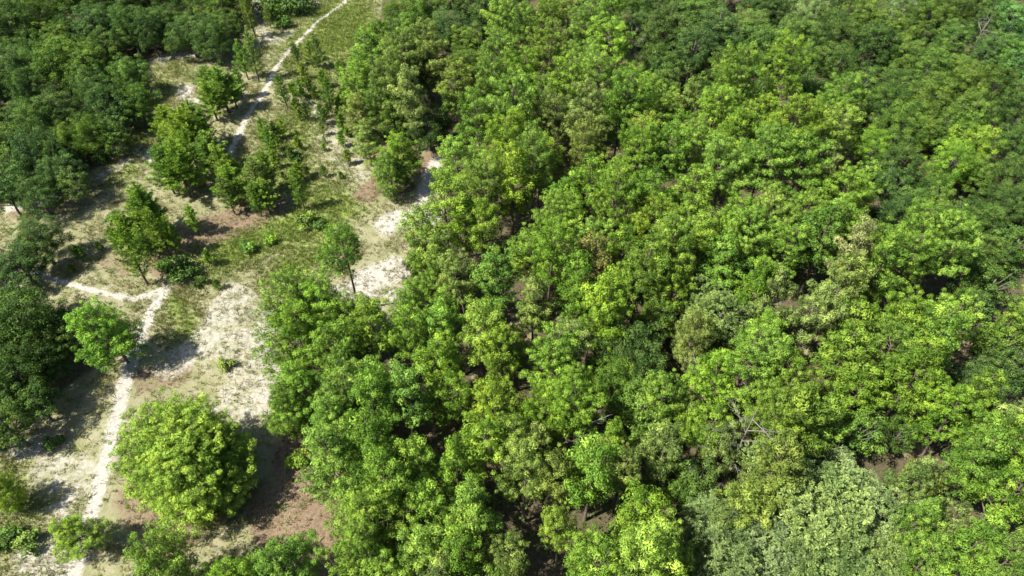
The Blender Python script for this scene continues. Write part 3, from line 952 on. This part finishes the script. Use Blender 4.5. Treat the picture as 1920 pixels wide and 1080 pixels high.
CLY = 'young upright pine growing up between the pines of the clearing clump'
for (bx, by, k, H, t) in [(330,330,2,5.0,'M'),(395,280,2,5.2,'M'),(445,205,2,4.6,'Y'),(455,185,0,4.0,'M'),(440,400,2,4.8,'O'),(490,405,0,4.2,'M'),(372,440,0,3.6,'M'),(318,470,0,3.4,'Y'),(262,470,2,4.4,'M'),(285,480,0,3.6,'Y'),(505,360,0,4.0,'M'),(430,190,0,4.0,'G')]:
    pr = YOUNG[k]
    based('young_pine', pr, bx, by, 1.3 * pr[2] * (H / pr[3]) ** 0.8, H, t, CLY, 'young pines of the clearing clump', 'sapling', ('stem', 'needles'), 0.06)
SHR = [
 (345,520,1,1.7,'G','dark green shrub with bare sticks at the top of the sandy path'),(322,508,0,1.2,'G','smaller green shrub beside the stick-filled one at the path head'),
 (572,425,0,1.3,'O','olive shrub below the yellowish young pine'),(470,470,2,1.0,'M','low shrub in the green grass below the clearing clump'),(510,455,2,0.9,'M','rounded low bush in the green grass band'),
 (555,300,2,0.9,'G','low bush in the pale grass near the young pines'),
 (512,25,1,2.6,'G','scrub oak bush beside the top of the path'),(560,22,1,2.8,'D','dark round bush casting shade beside the top of the path'),(535,48,0,1.6,'G','pale green bush below the dark round bush'),
 (200,305,0,1.2,'D','dark bush at the foot of the oak stand'),(424,690,2,0.8,'O','small rounded weed bush alone on the pale sand flat'),
 (100,835,2,0.8,'G','small weed bush in dry grass between the dark oaks and the path'),(55,1020,2,1.0,'O','low weed bush in the grass near the path foot'),(20,1010,2,1.0,'G','low green bush behind the small solitary pine'),
 (565,870,0,1.0,'Y','pale green bush on the pink litter strip'),(470,310,2,1.0,'M','low bush by the shaded end of the upper path'),(600,430,2,0.9,'G','dark low bush beside the slim bare-trunked pine'),
 (215,415,2,0.9,'M','low bush beside the spindly pine of the clump'),(380,535,2,0.8,'D','dark shaded bush at the top edge of the sand flat'),
]
for (bx, by, k, r, t, lab) in SHR:
    pr = SHRUBS[k]
    based('shrub', pr, bx, by, r, r * 1.05, t, lab, None, 'bush', ('stems', 'leaves'), 0.0)

# ------------------------------------------------------------------ fill the wood where the canopy still has room
HOLES = [(1580,825,20),(1725,1010,16),(890,470,40),(850,560,34),(920,500,30),(1310,340,22),(1490,655,26),(1815,655,22),(915,720,26),(810,850,22),(1110,795,26),(1360,860,20),(1550,850,30),(1650,850,14),
         (1720,850,24),(1720,950,24),(1180,85,16),(1015,370,16),(1040,970,22),(1200,900,16),(760,120,12),(800,280,18),(830,290,24),(1060,290,18),(1590,300,12)]
hole_xy = []
for (a, b, w) in HOLES:
    x, y = G(a, b, 2.0)
    hole_xy.append((x, y, w * depth(x, y, 2) / FPX))
arr = [tuple(p) for p in placed]
fr = random.Random(99)
ntry = 0
nfill = 0
while ntry < 22000 and nfill < 240:
    ntry += 1
    px, py = fr.uniform(-140, 2060), fr.uniform(-200, 1190)
    kindp = fr.random()
    leftwood = px < 480 and py < 420
    oakish = leftwood or (px > 1250 and py < 180) or (px > 1640 and py < 420) or (px < 120 and py < 900)
    kind = 'oak' if oakish or kindp < 0.12 else 'pine'
    x, y = G(px, py, 5.5)
    r = fr.uniform(1.4, 2.5)
    if in_poly(np.array(x), np.array(y), CLEAR):
        continue
    cx, cy = G(px, py)
    e = float(seg_dist(np.array(x), np.array(y), [tuple(p) for p in CLEAR] + [tuple(CLEAR[0])]))
    if e < r * 0.9:
        continue
    if any((x - a) ** 2 + (y - b) ** 2 < (w + r * 0.8) ** 2 for a, b, w in hole_xy):
        continue
    if any((x - a) ** 2 + (y - b) ** 2 < (0.78 * (rr + r)) ** 2 for a, b, rr in arr):
        continue
    if px < 640 and py > 420 and px > 130:
        continue
    H = (5.0 + 1.6 * r) if kind == 'pine' else (2.8 + 1.6 * r)
    if kind == 'oak':
        tone = 'D' if oakish and fr.random() < 0.6 else 'G'
    else:
        tone = fr.choice(['M', 'M', 'Y', 'O'])
    o = plant({'pine': 'pine_tree', 'oak': 'oak_tree'}[kind], choose(kind, r), x, y, r, H * fr.uniform(0.9, 1.05), jitter(TONES[tone]), 'tree', 'tree', None, tilt=0.03)
    AUTO.append((o, kind, tone, r * 2 * FPX / depth(x, y, 5), 'oakwood' if (leftwood or px < 120) else 'deep'))
    arr.append((x, y, r))
    nfill += 1
print('trees', len(placed), 'fill', nfill)

# ------------------------------------------------------------------ dead wood
DEADS = [(1110,792,6.5,2.2,8,'bare dead tree with thin curved limbs in a dark gap of the wood',5),
         (1390,832,8.5,2.6,12,'bleached bare tree with forked white branches under the olive pine',6),
         (1182,85,8.5,2.0,8,'pale dead snag between the oaks and the pines far in the wood',7),
         (1447,575,6.0,1.4,6,'pale thin dead trunk in the dark gap behind the grey-green tree',8),
         (1848,45,6.5,1.6,8,'pale dead tree in the shaded gap beside the emerald tree',10),
         (1300,690,6.5,1.5,6,'grey dead stem between the grey-green trees and the round dark oak',14),
         (1012,850,5.5,1.2,5,'thin bare stem in a narrow gap among olive pines',12)]
for (bx, by, H, sp, nb, lab, sdv) in DEADS:
    tm, brs = dead_parts(sdv, H, sp, nb)
    x, y = G(bx, by, H * 0.75)
    e = bpy.data.objects.new('dead_tree', None)
    COL.objects.link(e)
    e.location = (x, y, float(gz(x, y)) - 0.05)
    e['label'] = lab
    e['category'] = 'dead tree'
    add_obj('trunk', tm, e)
    for m_ in brs:
        add_obj('branch', m_, e)

# bare sticks lying by the shrub at the path head
rg = np.random.default_rng(5)
STICKS = [((340,535),(362,548),'bleached stick lying in front of the dark shrub at the path head'),((352,528),(372,540),'second bleached stick beside the shrub at the path head'),
          ((50,490),(75,478),'pale fallen log beside the low dark oak at the side track')]
for (a, b, lab) in STICKS:
    x0, y0 = G(*a)
    x1, y1 = G(*b)
    m_ = MB()
    t = np.linspace(0, 1, 6)
    pts = np.stack([x0 + (x1 - x0) * t + rg.normal(size=6) * 0.04, y0 + (y1 - y0) * t + rg.normal(size=6) * 0.04, gz(x0 + (x1 - x0) * t, y0 + (y1 - y0) * t) + 0.05], axis=1)
    tube(m_, pts, np.linspace(0.07, 0.03, 6), 6)
    mid = pts[3]
    tube(m_, [mid, mid + np.array([0.25, 0.2, 0.15]), mid + np.array([0.4, 0.5, 0.2])], [0.03, 0.02, 0.008], 5)
    o = add_obj('fallen_branch', m_.mesh('fallen_branch', M_DEAD))
    o['label'] = lab
    o['category'] = 'branch'

# ------------------------------------------------------------------ grass of the clearing
rg = np.random.default_rng(17)
lo, hi = CLEAR.min(0), CLEAR.max(0)
N = 190000
gxs = rg.uniform(lo[0], hi[0], N)
gys = rg.uniform(max(lo[1], 10), hi[1], N)
ok = in_poly(gxs, gys, CLEAR)
gxs, gys = gxs[ok], gys[ok]
s_, g_, l_, h_ = ground_attrs(gxs, gys)
pt = path_field(gxs, gys)
patch = 0.5 + 0.5 * np.sin(gxs * 0.9 + 2 * np.sin(gys * 0.5)) * np.sin(gys * 0.8 + 2 * np.sin(gxs * 0.43))
prob = np.clip(0.16 + 0.55 * g_ + 0.5 * patch ** 2 - 0.38 * np.clip(s_, 0, 1.1) - 0.25 * np.clip(l_, 0, 1), 0.10, 1)
prob[pt > 0.88] = 0.012
keep = rg.random(len(gxs)) < prob
gxs, gys, g_, s_ = gxs[keep], gys[keep], g_[keep], s_[keep]
n = len(gxs)
print('grass tufts', n)
mbg, mbd = MB(), MB()
isg = rg.random(n) < np.clip(0.25 + 0.75 * g_, 0, 0.95)
for flag, m_ in ((True, mbg), (False, mbd)):
    s = isg == flag
    c = np.stack([gxs[s], gys[s], gz(gxs[s], gys[s])], axis=1)
    tufts(m_, c, np.tile((0, 0, 1.0), (len(c), 1)), np.where(rg.random(len(c)) < 0.05, rg.uniform(0.4, 0.75, len(c)), rg.uniform(0.14, 0.38, len(c))), rg, 10, 0.045, 0.1, 1.25)
for m_, c, nm in ((mbg, (0.125, 0.165, 0.026), 'green grass tufts growing over the clearing'), (mbd, (0.235, 0.21, 0.105), 'dry straw-coloured grass tufts over the clearing')):
    o = add_obj('grass', m_.mesh('grass', M_GRASS), None, c)
    o['kind'] = 'stuff'
    o['label'] = nm
    o['category'] = 'grass'

# undergrowth below the trees
N = 9000
ux = rg.uniform(-80, 95, N)
uy = rg.uniform(14, 130, N)
pxu = FPX * ux / depth(ux, uy, 0) + 960
ok = (~in_poly(ux, uy, CLEAR)) & (pxu > -150) & (pxu < 2070)
edge = seg_dist(ux, uy, [tuple(p) for p in CLEAR] + [tuple(CLEAR[0])])
ok &= edge > 0.6
for a, b, w in hole_xy:
    ok &= ~(((ux - a) ** 2 + (uy - b) ** 2 < (w * 0.6) ** 2))
ux, uy = ux[ok], uy[ok]
mu = MB()
per = 30
k = len(ux)
c = np.stack([ux, uy, gz(ux, uy) + rg.uniform(0.2, 0.6, k)], axis=1)
cc = np.repeat(c, per, axis=0)
d = unit(rg.normal(size=(len(cc), 3)) + np.array([0, 0, 0.2]))
rr = np.repeat(rg.uniform(0.3, 0.75, k), per) * rg.uniform(0.4, 1.1, len(cc))
pos = cc + d * rr[:, None]
pos[:, 2] = np.maximum(pos[:, 2], gz(pos[:, 0], pos[:, 1]) + 0.03)
leaves(mu, pos, unit(d + rg.normal(size=d.shape) * 0.6), 0.10 * rg.uniform(0.7, 1.3, len(cc)), rg, 0.5, np.repeat(rg.uniform(0.1, 0.9, k), per))
o = add_obj('undergrowth', mu.mesh('undergrowth', M_LEAF), None, (0.075, 0.115, 0.025))
o['kind'] = 'stuff'
o['label'] = 'low leafy scrub covering the ground under the wood'
o['category'] = 'undergrowth'

# ------------------------------------------------------------------ descriptions of the trees of the wood
MARKS = [(*G(a, b), t) for a, b, t in [
    (1125, 815, 'the thin dead tree with curved limbs'), (1385, 880, 'the bleached forked dead tree'), (1182, 135, 'the pale dead snag'), (1450, 640, 'the pale dead trunk behind grey-green crowns'),
    (1850, 90, 'the dead tree near the emerald crown'), (673, 580, 'the slim bare-trunked pine'), (770, 405, 'the white sand pocket'),
    (890, 530, 'the long dark gap'), (1315, 400, 'the narrow black gap'), (830, 290, 'the brown litter pocket'), (590, 950, 'the pink litter strip'), (1490, 660, 'the orange litter spot'),
    (1815, 660, 'the small orange ground spot'), (1720, 855, 'the tan ground spot'), (640, 50, 'the green turf field')]]
MARKS += [(*crown_xy(a, b, 90, 'pine')[:2], t) for a, b, t in [
    (1112, 482, 'the browned pine amid fresh green ones'), (1592, 490, 'the browned pine amid yellow-green ones')]]
MARKS += [(*crown_xy(a, b, 100, 'oak')[:2], t) for a, b, t in [
    (1500, 985, 'the great grey-green crowns'), (1350, 595, 'the smaller grey-green crowns'), (1902, 50, 'the emerald crown'), (1592, 352, 'the brightest lime pine'), (1520, 20, 'the pale crowns at the far side'), (1822, 285, 'the fresh green oak amid dark oaks'), (1865, 460, 'the black gap between dark oaks'), (1190, 675, 'the round dark oak among pines'), (1450, 740, 'the widest yellow-green pines')]]
OAKMARKS = [(*G(a, b), t) for a, b, t in [(345, 180, 'the white sand spot'), (205, 300, 'the sandy nook'), (60, 392, 'the pinkish sand verge'), (260, 95, 'the black notch in its edge'),
    (440, 80, 'the pale verge towards the path'), (40, 500, 'the head of the side track'), (60, 680, 'the deep shadow')]]
for (o, kind, tone, w, zone) in AUTO:
    tw = TONE_WORD[tone]
    size = 'broad' if w >= 98 else ('small' if w < 76 else 'middle-sized')
    sp = {'pine': 'pine', 'low': 'pine', 'oak': 'oak', 'sage': 'feathery tree'}[kind]
    g = {'pine': 'pines of the large wood', 'low': 'pines of the large wood', 'oak': 'oaks of the large wood', 'sage': 'grey-green trees of the large wood'}[kind]
    if zone == 'oakwood':
        d, t = min((math.hypot(o.location.x - a, o.location.y - b), t) for a, b, t in OAKMARKS)
        lab = f'{size} {tw} oak in the far oak stand, ' + (f'near {t}' if d < 9 else 'well inside it')
        g = 'oaks of the stand across the path'
    else:
        d, t = min((math.hypot(o.location.x - a, o.location.y - b), t) for a, b, t in MARKS)
        if d < 12:
            lab = f'{size} {tw} {sp} near {t}'
        elif zone == 'edge':
            lab = f'{size} {tw} {sp} on the wood edge facing the clearing'
        else:
            lab = f'{size} {tw} {sp} deep in the closed canopy of the wood'
    o['label'] = lab
    o['group'] = g
